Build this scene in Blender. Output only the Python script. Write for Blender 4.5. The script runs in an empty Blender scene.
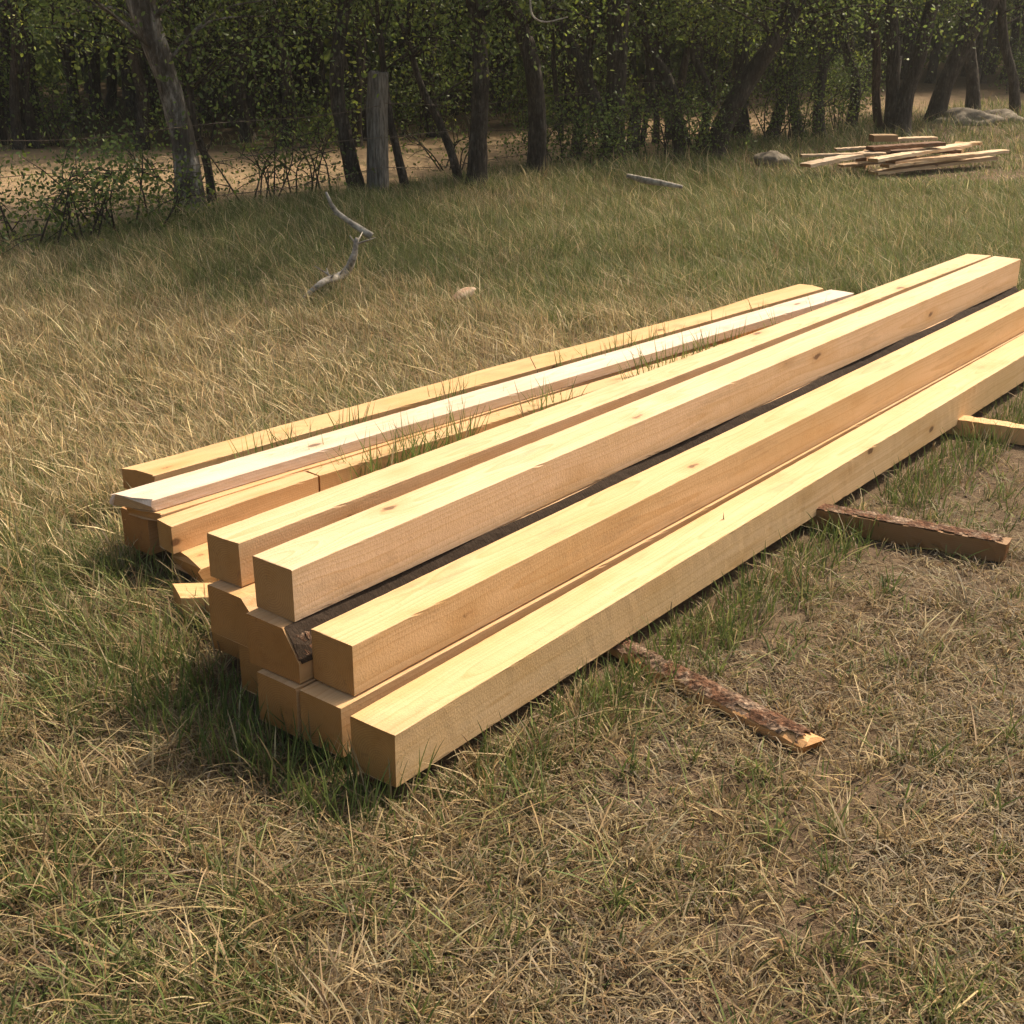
import bpy, bmesh, math, random
import numpy as np
from mathutils import Vector, Matrix

rng = np.random.default_rng(7)
random.seed(7)
scene = bpy.context.scene
col = scene.collection
R = math.radians

# ------------------------------------------------------------------ camera
H = 1.884                                   # eye height above the grass
PITCH, ROLL, FPX = R(21.640), R(0.304), 1318.6
cam_d = bpy.data.cameras.new("camera"); cam = bpy.data.objects.new("camera", cam_d); col.objects.link(cam)
cam_d.sensor_width = 36.0; cam_d.lens = FPX / 1024 * 36.0
cam_d.clip_start = 0.05; cam_d.clip_end = 2000
_r0 = Vector((1, 0, 0)); _f = Vector((0, math.cos(PITCH), -math.sin(PITCH))); _u0 = _r0.cross(_f)
_r = _r0 * math.cos(ROLL) + _u0 * math.sin(ROLL); _u = -_r0 * math.sin(ROLL) + _u0 * math.cos(ROLL)
cam.matrix_world = Matrix(((_r.x, _u.x, -_f.x, 0), (_r.y, _u.y, -_f.y, 0), (_r.z, _u.z, -_f.z, H), (0, 0, 0, 1)))
scene.camera = cam

def ray(px, py):
    return _f + _r * ((px - 512) / FPX) + _u * ((512 - py) / FPX)
def at_z(px, py, z=0.0):                    # survey: the point seen at a pixel, at a known height
    d = ray(px, py); t = (z - H) / d.z
    return Vector((d.x * t, d.y * t, z))
def at_y(px, py, Y):                        # survey: the point seen at a pixel, at a known distance
    d = ray(px, py); t = Y / d.y
    return Vector((d.x * t, Y, H + d.z * t))

# ------------------------------------------------------------------ helpers
def tag(o, label=None, cat=None, group=None, kind=None):
    if label: o["label"] = label
    if cat: o["category"] = cat
    if group: o["group"] = group
    if kind: o["kind"] = kind
    return o
def empty(name, loc, rz=0.0):
    o = bpy.data.objects.new(name, None); col.objects.link(o)
    o.location = loc; o.rotation_euler = (0, 0, rz); o.empty_display_size = .1
    return o
def mesh_obj(name, verts, faces, mat, parent=None, smooth=False):
    me = bpy.data.meshes.new(name); me.from_pydata([tuple(v) for v in verts], [], faces); me.update()
    if mat: me.materials.append(mat)
    if smooth: me.polygons.foreach_set("use_smooth", [True] * len(me.polygons))
    o = bpy.data.objects.new(name, me); col.objects.link(o)
    if parent: o.parent = parent
    return o
def fast_mesh(name, V, T, mat, tint=None, nside=3, parent=None):
    me = bpy.data.meshes.new(name)
    V = np.asarray(V, np.float32); T = np.asarray(T, np.int32)
    me.vertices.add(len(V)); me.vertices.foreach_set("co", V.ravel())
    me.loops.add(T.size); me.loops.foreach_set("vertex_index", T.ravel())
    me.polygons.add(len(T)); me.polygons.foreach_set("loop_start", np.arange(0, T.size, nside, dtype=np.int32))
    if tint is not None:
        a = me.attributes.new("tint", "FLOAT_COLOR", "POINT")
        c = np.ones((len(V), 4), np.float32); c[:, :3] = tint
        a.data.foreach_set("color", c.ravel())
    me.update(); me.validate()
    me.materials.append(mat)
    o = bpy.data.objects.new(name, me); col.objects.link(o)
    if parent: o.parent = parent
    return o

_LAT = np.random.default_rng(3).random((256, 256))
def vnoise(x, y, s, seed=0):                # smooth value noise
    x = np.asarray(x) * s + seed * 17.3; y = np.asarray(y) * s + seed * 9.7
    xi = np.floor(x).astype(int); yi = np.floor(y).astype(int); fx = x - xi; fy = y - yi
    fx = fx * fx * (3 - 2 * fx); fy = fy * fy * (3 - 2 * fy)
    g = lambda a, b: _LAT[a % 256, b % 256]
    return (g(xi, yi) * (1 - fx) + g(xi + 1, yi) * fx) * (1 - fy) + (g(xi, yi + 1) * (1 - fx) + g(xi + 1, yi + 1) * fx) * fy
def fbm(x, y, s, seed=0):
    return .55 * vnoise(x, y, s, seed) + .3 * vnoise(x, y, s * 2.1, seed + 1) + .15 * vnoise(x, y, s * 4.3, seed + 2)
def sst(a, b, x):
    t = np.clip((np.asarray(x) - a) / (b - a), 0, 1); return t * t * (3 - 2 * t)

# pile frame: U runs along the timbers, W to the near right
YAW = R(51.576); A0 = np.array([-0.681, 3.181])
DU = np.array([math.cos(YAW), math.sin(YAW)]); DW = np.array([math.sin(YAW), -math.cos(YAW)])
def pile(u, v, z): p = A0 + DU * u + DW * v; return Vector((p[0], p[1], z))
def to_pile(x, y):
    dx = np.asarray(x) - A0[0]; dy = np.asarray(y) - A0[1]
    return dx * DU[0] + dy * DU[1], dx * DW[0] + dy * DW[1]

def ground_z(x, y):
    u, v = to_pile(x, y)
    far = sst(.4, 1.4, np.maximum(np.abs(u - 2.6) - 2.8, np.abs(v + .55) - 1.25))
    base = (fbm(x, y, .9, 5) - .5) * .05 + (fbm(x, y, .16, 8) - .5) * .16 * sst(4, 12, y)
    fg = (fbm(x, y, 5., 21) - .5) * .018
    return base * far + fg * (.35 + .65 * far) - .006

# ------------------------------------------------------------------ materials
class NT:
    def __init__(s, name):
        s.m = bpy.data.materials.new(name); s.m.use_nodes = True; s.t = s.m.node_tree; s.n = s.t.nodes; s.n.clear()
        s.out = s.n.new("ShaderNodeOutputMaterial")
    def a(s, typ, **k):
        n = s.n.new(typ)
        for q, v in k.items():
            if q.startswith("i_"):
                key = q[2:]; key = int(key) if key.isdigit() else key.replace("_", " ")
                if hasattr(v, "links"): s.t.links.new(v, n.inputs[key])
                else: n.inputs[key].default_value = v
            else: setattr(n, q, v)
        return n
    def lk(s, a, b): s.t.links.new(a, b)
    def math(s, op, a, b=None, c=None, clamp=False):
        n = s.n.new("ShaderNodeMath"); n.operation = op; n.use_clamp = clamp
        for i, v in enumerate((a, b, c)):
            if v is None: continue
            if hasattr(v, "links"): s.t.links.new(v, n.inputs[i])
            else: n.inputs[i].default_value = v
        return n.outputs[0]
    def mix(s, f, a, b, bt="MIX"):
        n = s.n.new("ShaderNodeMix"); n.data_type = "RGBA"; n.blend_type = bt
        for i, v in ((0, f), (6, a), (7, b)):
            if hasattr(v, "links"): s.t.links.new(v, n.inputs[i])
            else: n.inputs[i].default_value = v if i == 0 else (*v, 1)
        return n.outputs[2]
    def noise(s, vec, scale, detail=2., rough=.5, w=None):
        n = s.a("ShaderNodeTexNoise", i_Scale=scale, i_Detail=detail, i_Roughness=rough); s.lk(vec, n.inputs["Vector"]); return n.outputs["Fac"]
    def ramp(s, f, stops):
        n = s.n.new("ShaderNodeValToRGB"); s.lk(f, n.inputs[0]); e = n.color_ramp.elements
        while len(e) < len(stops): e.new(.5)
        for k, (p, c) in zip(e, stops): k.position = p; k.color = (*c, 1) if len(c) == 3 else c
        return n.outputs[0]
    def mapr(s, f, a, b, c=0., d=1.):
        n = s.a("ShaderNodeMapRange", i_1=a, i_2=b, i_3=c, i_4=d); s.lk(f, n.inputs[0]); return n.outputs[0]
    def scale(s, vec, v):
        n = s.n.new("ShaderNodeVectorMath"); n.operation = "MULTIPLY"; s.lk(vec, n.inputs[0]); n.inputs[1].default_value = v; return n.outputs[0]
    def bump(s, h, strength, dist, normal=None):
        n = s.a("ShaderNodeBump", i_Strength=strength, i_Distance=dist); s.lk(h, n.inputs["Height"])
        if normal is not None: s.lk(normal, n.inputs["Normal"])
        return n.outputs[0]
    def principled(s, color, rough=.7, normal=None, spec=.3):
        p = s.n.new("ShaderNodeBsdfPrincipled"); p.inputs["Specular IOR Level"].default_value = spec
        for k, v in (("Base Color", color), ("Roughness", rough)):
            if hasattr(v, "links"): s.lk(v, p.inputs[k])
            else: p.inputs[k].default_value = v if k == "Roughness" else (*v, 1)
        if normal is not None: s.lk(normal, p.inputs["Normal"])
        s.lk(p.outputs[0], s.out.inputs[0]); return p

def wood_material(name="fresh_sawn_pine"):
    t = NT(name)
    tc = t.a("ShaderNodeTexCoord"); oi = t.a("ShaderNodeObjectInfo")
    ob = tc.outputs["Object"]; rnd = oi.outputs["Random"]
    off = t.a("ShaderNodeCombineXYZ"); t.lk(t.math("MULTIPLY", rnd, 37.), off.inputs[0]); t.lk(t.math("MULTIPLY", rnd, 11.), off.inputs[1]); t.lk(t.math("MULTIPLY", rnd, 5.), off.inputs[2])
    p = t.a("ShaderNodeVectorMath", operation="ADD"); t.lk(ob, p.inputs[0]); t.lk(off.outputs[0], p.inputs[1]); p = p.outputs[0]
    xyz = t.a("ShaderNodeSeparateXYZ"); t.lk(ob, xyz.inputs[0])
    # growth rings round a pith that wanders along the log
    wob = t.noise(t.scale(p, (.55, 5., 5.)), 1., 2.)
    wob2 = t.noise(t.scale(p, (1.3, 2., 2.)), 1., 1.)
    py = t.math("ADD", t.math("MULTIPLY", rnd, .11), -.125); pz = t.math("ADD", t.math("MULTIPLY", wob2, .05), -.11)
    dy = t.math("SUBTRACT", xyz.outputs[1], py); dz = t.math("SUBTRACT", xyz.outputs[2], pz)
    rad = t.math("SQRT", t.math("ADD", t.math("MULTIPLY", dy, dy), t.math("MULTIPLY", dz, dz)))
    rad = t.math("ADD", rad, t.math("MULTIPLY", wob, .035))
    ring = t.math("FRACT", t.math("MULTIPLY", rad, 150.))
    ring = t.ramp(ring, [(0, (0, 0, 0)), (.72, (.35, .35, .35)), (.9, (1, 1, 1)), (1, (0, 0, 0))])
    streak = t.noise(t.scale(p, (1.6, 42., 42.)), 1., 3., .6)
    blot = t.noise(t.scale(p, (1.1, 5., 5.)), 1., 3., .55)
    blot2 = t.noise(t.scale(p, (3., 11., 11.)), 1., 4., .6)
    base = t.mix(t.mapr(blot, .35, .7), (.635, .450, .282), (.565, .392, .218))
    base = t.mix(t.mapr(blot2, .50, .72, 0, .5), base, (.52, .31, .125))
    base = t.mix(t.math("MULTIPLY", ring, .5), base, (.44, .25, .085))
    base = t.mix(t.mapr(streak, .52, .72, 0, .32), base, (.43, .255, .10))
    # band-saw strokes across the grain
    saw = t.noise(t.scale(p, (190., 7., 7.)), 1., 2., .6)
    saw2 = t.noise(t.scale(p, (38., 3., 3.)), 1., 2., .5)
    fuzz = t.noise(t.scale(p, (160., 120., 120.)), 1., 3., .7)
    base = t.mix(t.mapr(saw, .3, .75, 0, .03), base, (.86, .64, .33))
    # knots
    v = t.a("ShaderNodeTexVoronoi", i_Scale=1., i_Randomness=1.); t.lk(t.scale(p, (2.8, 7., 7.)), v.inputs["Vector"])
    dst = t.math("ADD", v.outputs["Distance"], t.math("MULTIPLY", t.math("SUBTRACT", t.noise(p, 28., 2.), .5), .14))
    pick = t.math("GREATER_THAN", t.math("FRACT", t.math("MULTIPLY", v.outputs["Color"], 7.13)), .42)
    core = t.math("MULTIPLY", t.mapr(dst, .105, .06), pick); halo = t.math("MULTIPLY", t.mapr(dst, .34, .10), pick)
    base = t.mix(t.math("MULTIPLY", halo, .42), base, (.42, .235, .08))
    base = t.mix(t.math("MULTIPLY", core, .9), base, (.13, .065, .03))
    pit = t.noise(t.scale(p, (70., 150., 150.)), 1., 2., .5); area = t.noise(t.scale(p, (2.2, 8., 8.)), 1., 2., .5)
    base = t.mix(t.math("MULTIPLY", t.mapr(pit, .62, .72), t.mapr(area, .45, .62, 0, .5)), base, (.40, .25, .11))
    # grubby handling marks and weather stains
    dirt = t.noise(t.scale(p, (2.6, 9., 14.)), 1., 5., .65)
    base = t.mix(t.mapr(dirt, .57, .75, 0, .5), base, (.30, .20, .105))
    # end grain darker
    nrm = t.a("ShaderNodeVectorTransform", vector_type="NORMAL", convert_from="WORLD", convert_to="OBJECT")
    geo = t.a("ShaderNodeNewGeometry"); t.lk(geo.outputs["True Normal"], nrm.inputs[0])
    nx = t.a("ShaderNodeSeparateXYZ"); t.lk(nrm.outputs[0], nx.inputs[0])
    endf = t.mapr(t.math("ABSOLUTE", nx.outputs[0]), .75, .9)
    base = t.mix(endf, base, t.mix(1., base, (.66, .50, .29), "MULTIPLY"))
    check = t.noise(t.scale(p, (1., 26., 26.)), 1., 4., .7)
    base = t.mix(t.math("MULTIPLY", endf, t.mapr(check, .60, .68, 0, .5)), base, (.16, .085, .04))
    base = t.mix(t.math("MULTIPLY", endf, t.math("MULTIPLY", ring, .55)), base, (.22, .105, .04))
    base = t.mix(1., base, oi.outputs["Color"], "MULTIPLY")
    h = t.math("ADD", t.math("MULTIPLY", saw, .10), t.math("ADD", t.math("MULTIPLY", fuzz, .9), t.math("MULTIPLY", saw2, .14)))
    n1 = t.bump(h, .36, .004); n2 = t.bump(streak, .25, .003, n1)
    t.principled(base, .62, n2, .3)
    return t.m

def bark_material(name, dark, mid, light, scale=1.0, depth=.02):
    t = NT(name)
    tc = t.a("ShaderNodeTexCoord"); ob = tc.outputs["Object"]
    v = t.a("ShaderNodeTexVoronoi", feature="DISTANCE_TO_EDGE", i_Scale=1.)
    wv = t.a("ShaderNodeVectorMath", operation="ADD"); t.lk(t.scale(ob, (26 * scale, 26 * scale, 6.5 * scale)), wv.inputs[0])
    nn = t.a("ShaderNodeTexNoise", i_Scale=9. * scale, i_Detail=3.); t.lk(ob, nn.inputs["Vector"])
    t.lk(t.scale(nn.outputs["Color"], (1.8, 1.8, 1.8)), wv.inputs[1]); t.lk(wv.outputs[0], v.inputs["Vector"])
    crack = t.mapr(v.outputs["Distance"], .0, .30)
    n = t.noise(t.scale(ob, (1, 1, .5)), 9. * scale, 5., .7); n2 = t.noise(t.scale(ob, (1, 1, .16)), 55. * scale, 5., .75); n3 = t.noise(t.scale(ob, (1, 1, .1)), 16. * scale, 3., .6)
    c = t.mix(t.mapr(n, .46, .58), mid, light); c = t.mix(t.mapr(n2, .38, .62, .0, .8), c, dark); c = t.mix(t.mapr(n3, .48, .66, 0, .7), c, dark)
    c = t.mix(t.math("SUBTRACT", 1., t.math("MULTIPLY", t.math("SUBTRACT", 1., crack), .45)), dark, c)
    h = t.math("ADD", t.math("MULTIPLY", crack, .4), t.math("ADD", n2, n3))
    t.principled(c, .9, t.bump(h, 1., depth), .15)
    return t.m

def tint_material(name, trans=.3, rough=.6, spec=.25, jitter=True):
    t = NT(name)
    at = t.a("ShaderNodeAttribute", attribute_name="tint")
    c = at.outputs["Color"]
    d = t.n.new("ShaderNodeBsdfPrincipled"); t.lk(c, d.inputs["Base Color"])
    d.inputs["Roughness"].default_value = rough; d.inputs["Specular IOR Level"].default_value = spec
    tr = t.n.new("ShaderNodeBsdfTranslucent"); t.lk(c, tr.inputs[0])
    m = t.n.new("ShaderNodeMixShader"); m.inputs[0].default_value = trans
    t.lk(d.outputs[0], m.inputs[1]); t.lk(tr.outputs[0], m.inputs[2]); t.lk(m.outputs[0], t.out.inputs[0])
    return t.m

def ground_material():
    t = NT("dry_pasture_soil")
    geo = t.a("ShaderNodeNewGeometry"); p = geo.outputs["Position"]
    zone = t.a("ShaderNodeAttribute", attribute_name="tint").outputs["Color"]
    sep = t.a("ShaderNodeSeparateColor"); t.lk(zone, sep.inputs[0])
    a = t.noise(p, 2.2, 5., .6); b = t.noise(p, 14., 5., .65); c = t.noise(p, 90., 4., .7); e = t.noise(p, 320., 3., .7)
    soil = t.mix(t.mapr(b, .35, .7), (.10, .066, .042), (.20, .138, .09))
    thatch = t.mix(t.mapr(c, .35, .68), (.11, .075, .045), (.22, .158, .095))
    base = t.mix(t.mapr(a, .42, .6), soil, thatch)
    base = t.mix(t.mapr(c, .55, .75, 0, .5), base, (.32, .25, .15))
    clear = t.mix(t.mapr(b, .35, .7), (.45, .305, .18), (.32, .225, .13))
    clear = t.mix(t.mapr(a, .5, .62, 0, .5), clear, (.18, .155, .075))
    base = t.mix(sep.outputs[0], base, clear)
    litter = t.mix(t.mapr(b, .35, .7), (.07, .048, .028), (.15, .105, .06))
    base = t.mix(sep.outputs[1], base, litter)
    h = t.math("ADD", t.math("MULTIPLY", b, 1.), t.math("ADD", t.math("MULTIPLY", c, .5), t.math("MULTIPLY", e, .25)))
    t.principled(base, .95, t.bump(h, .9, .03), .1)
    return t.m

def simple_material(name, c1, c2, scale=20., rough=.8, bump=.4, dist=.01, stretch=(1, 1, 1)):
    t = NT(name)
    ob = t.a("ShaderNodeTexCoord").outputs["Object"]
    n = t.noise(t.scale(ob, stretch), scale, 5., .65)
    t.principled(t.mix(t.mapr(n, .32, .7), c1, c2), rough, t.bump(n, bump, dist), .2)
    return t.m

M = {}
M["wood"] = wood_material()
M["slab_bark"] = bark_material("pine_slab_bark", (.05, .024, .014), (.27, .13, .07), (.50, .36, .25), 1.7, .008)
M["gap_shade_bark"] = bark_material("gap_shade_pine_bark", (.030, .019, .012), (.043, .028, .018), (.058, .039, .026), 2.6, .002)  # bark darkened so the gap's shadow is painted into its colour
M["bark"] = bark_material("oak_bark", (.022, .017, .013), (.085, .066, .05), (.15, .125, .10))
M["grey_bark"] = bark_material("grey_weathered_bark", (.035, .027, .02), (.15, .125, .10), (.43, .39, .335), .5)
M["red_bark"] = bark_material("reddish_bark", (.03, .017, .012), (.12, .068, .045), (.19, .12, .08))
M["leaf"] = tint_material("oak_leaves", .50, .45, .3)
M["grass"] = tint_material("grass_blades", .32, .6, .25)
M["ground"] = ground_material()
M["crumb"] = tint_material("soil_crumb", 0., .95, .1)
M["grey_wood"] = simple_material("weathered_grey_wood", (.06, .05, .04), (.30, .265, .225), 16., .95, 1., .03, (4, 4, .45))
M["bleached"] = simple_material("bleached_dead_wood", (.12, .10, .075), (.56, .50, .42), 16., .85, .6, .01)
M["wire"] = simple_material("rusty_wire", (.06, .045, .035), (.13, .09, .06), 60., .6)
M["stone"] = simple_material("lichen_stone", (.10, .08, .058), (.27, .225, .17), 9., .9, .8, .03)
M["red_chunk"] = simple_material("split_red_wood", (.36, .17, .09), (.62, .50, .36), 12., .85, .6, .01)

# ------------------------------------------------------------------ light
AZ = Vector((.725, .69, 0)).normalized(); ELEV = R(50)
S = Vector((AZ.x * math.cos(ELEV), AZ.y * math.cos(ELEV), math.sin(ELEV)))
w = bpy.data.worlds.new("World"); scene.world = w; w.use_nodes = True
wn = w.node_tree.nodes; bg = wn["Background"]
sky = wn.new("ShaderNodeTexSky"); sky.sky_type = "NISHITA"; sky.sun_disc = False
sky.sun_elevation = ELEV; sky.sun_rotation = math.atan2(S.x, S.y); sky.dust_density = 5.; sky.ozone_density = .6
wt = wn.new("ShaderNodeMix"); wt.data_type = "RGBA"; wt.blend_type = "MULTIPLY"; wt.inputs[0].default_value = 1.; wt.inputs[7].default_value = (1., .95, .82, 1)   # hazy warm summer air
w.node_tree.links.new(sky.outputs[0], wt.inputs[6]); w.node_tree.links.new(wt.outputs[2], bg.inputs[0]); bg.inputs[1].default_value = .135
sl = bpy.data.lights.new("sun", "SUN"); sun = bpy.data.objects.new("sun", sl); col.objects.link(sun)
sl.energy = 3.9; sl.angle = R(.55); sl.color = (1., .875, .70)
sun.rotation_euler = S.to_track_quat("Z", "Y").to_euler(); sun.location = (0, 0, 30)
scene.view_settings.view_transform = "Standard"; scene.view_settings.look = "None"
scene.view_settings.exposure = 0.70; scene.view_settings.gamma = 1.0

# ------------------------------------------------------------------ hazy air
t_ = NT("warm_summer_haze"); pv = t_.n.new("ShaderNodeVolumePrincipled")
pv.inputs["Color"].default_value = (.95, .93, .86, 1); pv.inputs["Density"].default_value = .0009; pv.inputs["Anisotropy"].default_value = .3
t_.lk(pv.outputs[0], t_.out.inputs["Volume"])
hz = [(x, y, z) for x in (-232, 232) for y in (-130, 332) for z in (-1.2, 13)]
o_ = mesh_obj("haze", hz, [(0, 1, 3, 2), (4, 6, 7, 5), (0, 4, 5, 1), (2, 3, 7, 6), (0, 2, 6, 4), (1, 5, 7, 3)], t_.m); tag(o_, kind="stuff")
# ------------------------------------------------------------------ ground
def build_ground():
    xs = np.concatenate([[-220, -120, -70, -40, -25, -18], np.arange(-14, -3, .35), np.arange(-3, 4, .07), np.arange(4, 14, .35), [18, 25, 40, 70, 120, 220]])
    ys = np.concatenate([[-120, -60, -30, -12, -5, -1], np.arange(.8, 7.5, .07), np.arange(7.5, 30, .35), [35, 45, 60, 90, 140, 220, 320]])
    X, Y = np.meshgrid(xs, ys); Z = ground_z(X, Y)
    V = np.stack([X, Y, Z], -1).reshape(-1, 3); nx, ny = len(xs), len(ys)
    i = np.arange(nx - 1)[None, :] + nx * np.arange(ny - 1)[:, None]
    F = np.stack([i, i + 1, i + nx + 1, i + nx], -1).reshape(-1, 4)
    x, y = V[:, 0], V[:, 1]
    clear = clearing(x, y); wood = woods(x, y)
    o = fast_mesh("ground", V, F, M["ground"], np.stack([clear, wood, 0 * x], -1), 4)
    o.data.polygons.foreach_set("use_smooth", [True] * len(o.data.polygons))
    tag(o, kind="structure")
def fence_line(x): return 13.02 + (np.asarray(x) + 1.317) * 1.148
def clearing(x, y):
    k = y - fence_line(x)
    wob = (fbm(x, y, .6, 3) - .5) * 1.6
    return (1 - .55 * sst(2.5, 5., x)) * sst(-.1, 1.0, k + wob * .4) * (1 - sst(16.6, 18.0, y - np.clip(x + 3, 0, 12) * .95 + wob))
def woods(x, y):
    wob = (fbm(x, y, .6, 4) - .5) * 1.6
    return sst(16.4, 18.0, y - np.clip(x + 3, 0, 12) * .92 + wob)
build_ground()

# ------------------------------------------------------------------ timbers
def timber(name, near_tl, yaw, L, w, h, skew=0., skew2=0., color=(1, 1, 1), wane=None, kx=0., mat="wood", tilt=0., seed=0, rough=.00022, nseg=190, bow=0., label=None, cat="timber", group=None, lift_near=0.):
    """a sawn stick with its own frame: X along it, Y to its left, Z up; near_tl is the left top corner of its near end"""
    r = np.random.default_rng(seed + 100)
    c = .0016
    e = .008
    prof = [(0 + c, 0), (0, -c), (0, -e), (0, -h * .5), (0, -h + e), (0, -h + c), (-c, -h), (-e, -h), (-w * .5, -h), (-w + e, -h), (-w + c, -h), (-w, -h + c), (-w, -h + e), (-w, -h * .5), (-w, -e), (-w, -c), (-w + c, 0), (-w + e, 0), (-w * .5, 0), (-e, 0)]
    prof[0] = (-c, 0); corner = {0, 1, 5, 6, 10, 11, 15, 16}
    if kx: [prof.insert(18 + i_, (-w + kx * q_, 0)) for i_, q_ in enumerate((.33, .66, 1.))]
    ns = len(prof); V = []
    ph = r.random(4) * 6.28
    xs = np.linspace(0, 1, nseg)
    for k in range(nseg):
        x = xs[k]
        jy = r.normal(0, rough, ns); jz = r.normal(0, rough, ns)
        for j, (y, z) in enumerate(prof):
            yy, zz = y, z
            if wane: yy, zz = wane(x * L, y, z, w, h)
            e0 = skew * (-yy / w); e1 = skew2 * (-yy / w)
            X = x * (L + e1 - e0) + e0 + (r.normal(0, .007 if seed in (11, 12, 13, 16) else .0008) if k in (0, nseg - 1) else 0)
            b = bow * (4 * x * (1 - x)) + .0009 * math.sin(ph[0] + x * 6)
            if j in corner and r.random() < .05:
                q_ = abs(r.normal(0, .0016)); yy += q_ if yy < -w / 2 else -q_; zz += -q_ if zz > -h / 2 else q_
            V.append((X, yy + jy[j] * .6 + .0012 * math.sin(ph[1] + x * 5), zz + jz[j] * .6 + b))
    F = []
    for k in range(nseg - 1):
        for j in range(ns):
            a = k * ns + j; b2 = k * ns + (j + 1) % ns
            F.append((a, b2, b2 + ns, a + ns))
    F.append(tuple(range(ns - 1, -1, -1))); F.append(tuple((nseg - 1) * ns + j for j in range(ns)))
    F = [f[::-1] for f in F]
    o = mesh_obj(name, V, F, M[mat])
    o.location = near_tl; o.rotation_euler = (0, -tilt, yaw); o.color = (*color, 1)
    bm = bmesh.new(); bm.from_mesh(o.data); bmesh.ops.recalc_face_normals(bm, faces=bm.faces); bm.to_mesh(o.data); bm.free()
    tag(o, label, cat, group)
    return o

GP = "squared timbers stacked on the grass"
GL = "rough boards lying behind the stacked timbers"
T3, T2, T1, B0 = .495, .345, .2, .05
# top tier
timber("squared_timber", pile(0, 0, T3), YAW, 5.47, .15, .149, color=(1.06, 1.05, 1.08), seed=1, group=GP,
       label="thick squared timber on top of the stack, the nearer of the top two")
timber("squared_timber", pile(.048, -.248, .478), YAW - R(-.78) * -1 + R(.0), 5.47, .125, .131, color=(1.03, 1.0, .96), seed=2, skew=.008, skew2=.04, group=GP,
       label="slimmer squared timber on top of the stack, behind the thicker top one")
# middle tier
timber("squared_timber", pile(0, .21, T2), YAW, 5.75, .15, .145, color=(1.02, .95, .84), seed=3, group=GP,
       label="knotty squared timber on the middle tier, lying open in front of the top ones")
def wane_h1(x, y, z, w, h):
    k = .055 + .02 * math.sin(x * 3.1)
    lim = -(w - k) ; over = max(0, -y - (w - k)); m = -over * .85 - (.004 if over > .002 else 0)
    return (y, min(z, m) if z > -h * .5 else z)
timber("squared_timber", pile(.01, -.217, T2), YAW, 5.4, .195, .145, color=(.97, .86, .74), wane=wane_h1, kx=.055, seed=4, group=GP,
       label="timber with a sloped upper corner on the middle tier, beneath the slimmer top timber")
def wane_h2(x, y, z, w, h):
    k = .055 + .012 * math.sin(x * 4)
    over = max(0, -y - (w - k)); return (y, min(z, -over * 1.6) if z > -h * .6 else z)
h2 = timber("squared_timber", pile(-.042, .004, T2), YAW, 5.5, .198, .145, color=(.93, .80, .66), wane=wane_h2, kx=.055, seed=5, group=GP,
       label="timber with a strip of bark on its upper corner, middle tier beside the knotty timber")
# bark left on that corner; the long strip's dark colour paints the gap's shade
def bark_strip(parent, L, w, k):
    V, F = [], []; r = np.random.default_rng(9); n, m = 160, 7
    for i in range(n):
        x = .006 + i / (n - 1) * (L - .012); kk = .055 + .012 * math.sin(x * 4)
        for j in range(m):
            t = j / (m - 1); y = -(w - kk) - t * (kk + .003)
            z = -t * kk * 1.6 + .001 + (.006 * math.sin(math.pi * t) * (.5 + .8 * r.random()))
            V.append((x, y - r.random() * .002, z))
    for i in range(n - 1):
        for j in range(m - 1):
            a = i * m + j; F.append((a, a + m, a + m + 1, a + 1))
    o = mesh_obj("bark", V, F, M["gap_shade_bark"], parent); V, F = [], []
    for i in range(16):
        for j in range(7):
            x = .004 + i * .0045 + r.normal(0, .0015); t = .42 + .58 * j / 6; V.append((x, -(w - .055) - t * .052, -t * .086 + .004 + .009 * r.random()))
    for i in range(15):
        for j in range(6):
            if r.random() < .85: a = i * 7 + j; F.append((a, a + 7, a + 8, a + 1))
    o = mesh_obj("bark", V, F, M["slab_bark"], parent); o["label"] = "flaky reddish bark left at the near end"
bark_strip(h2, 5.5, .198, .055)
# bottom tier
timber("squared_timber", pile(-.074, .418, T1), YAW + R(.507), 5.9, .15, .15, color=(1.02, .98, .88), seed=6, rough=.0004, group=GP,
       label="nearest squared timber of the stack, rough sawn face, alone low in front")
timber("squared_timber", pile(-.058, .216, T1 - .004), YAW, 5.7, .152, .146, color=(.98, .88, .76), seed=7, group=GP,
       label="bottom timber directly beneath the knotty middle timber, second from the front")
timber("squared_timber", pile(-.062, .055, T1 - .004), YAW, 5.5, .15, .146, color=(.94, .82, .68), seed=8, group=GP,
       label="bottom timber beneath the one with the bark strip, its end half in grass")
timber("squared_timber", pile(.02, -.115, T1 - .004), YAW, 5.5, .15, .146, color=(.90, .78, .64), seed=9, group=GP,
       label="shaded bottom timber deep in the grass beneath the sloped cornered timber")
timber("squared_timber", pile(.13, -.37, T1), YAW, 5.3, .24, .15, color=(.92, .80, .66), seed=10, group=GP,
       label="rearmost bottom timber, its end just showing left of the stack in dark grass")
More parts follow.
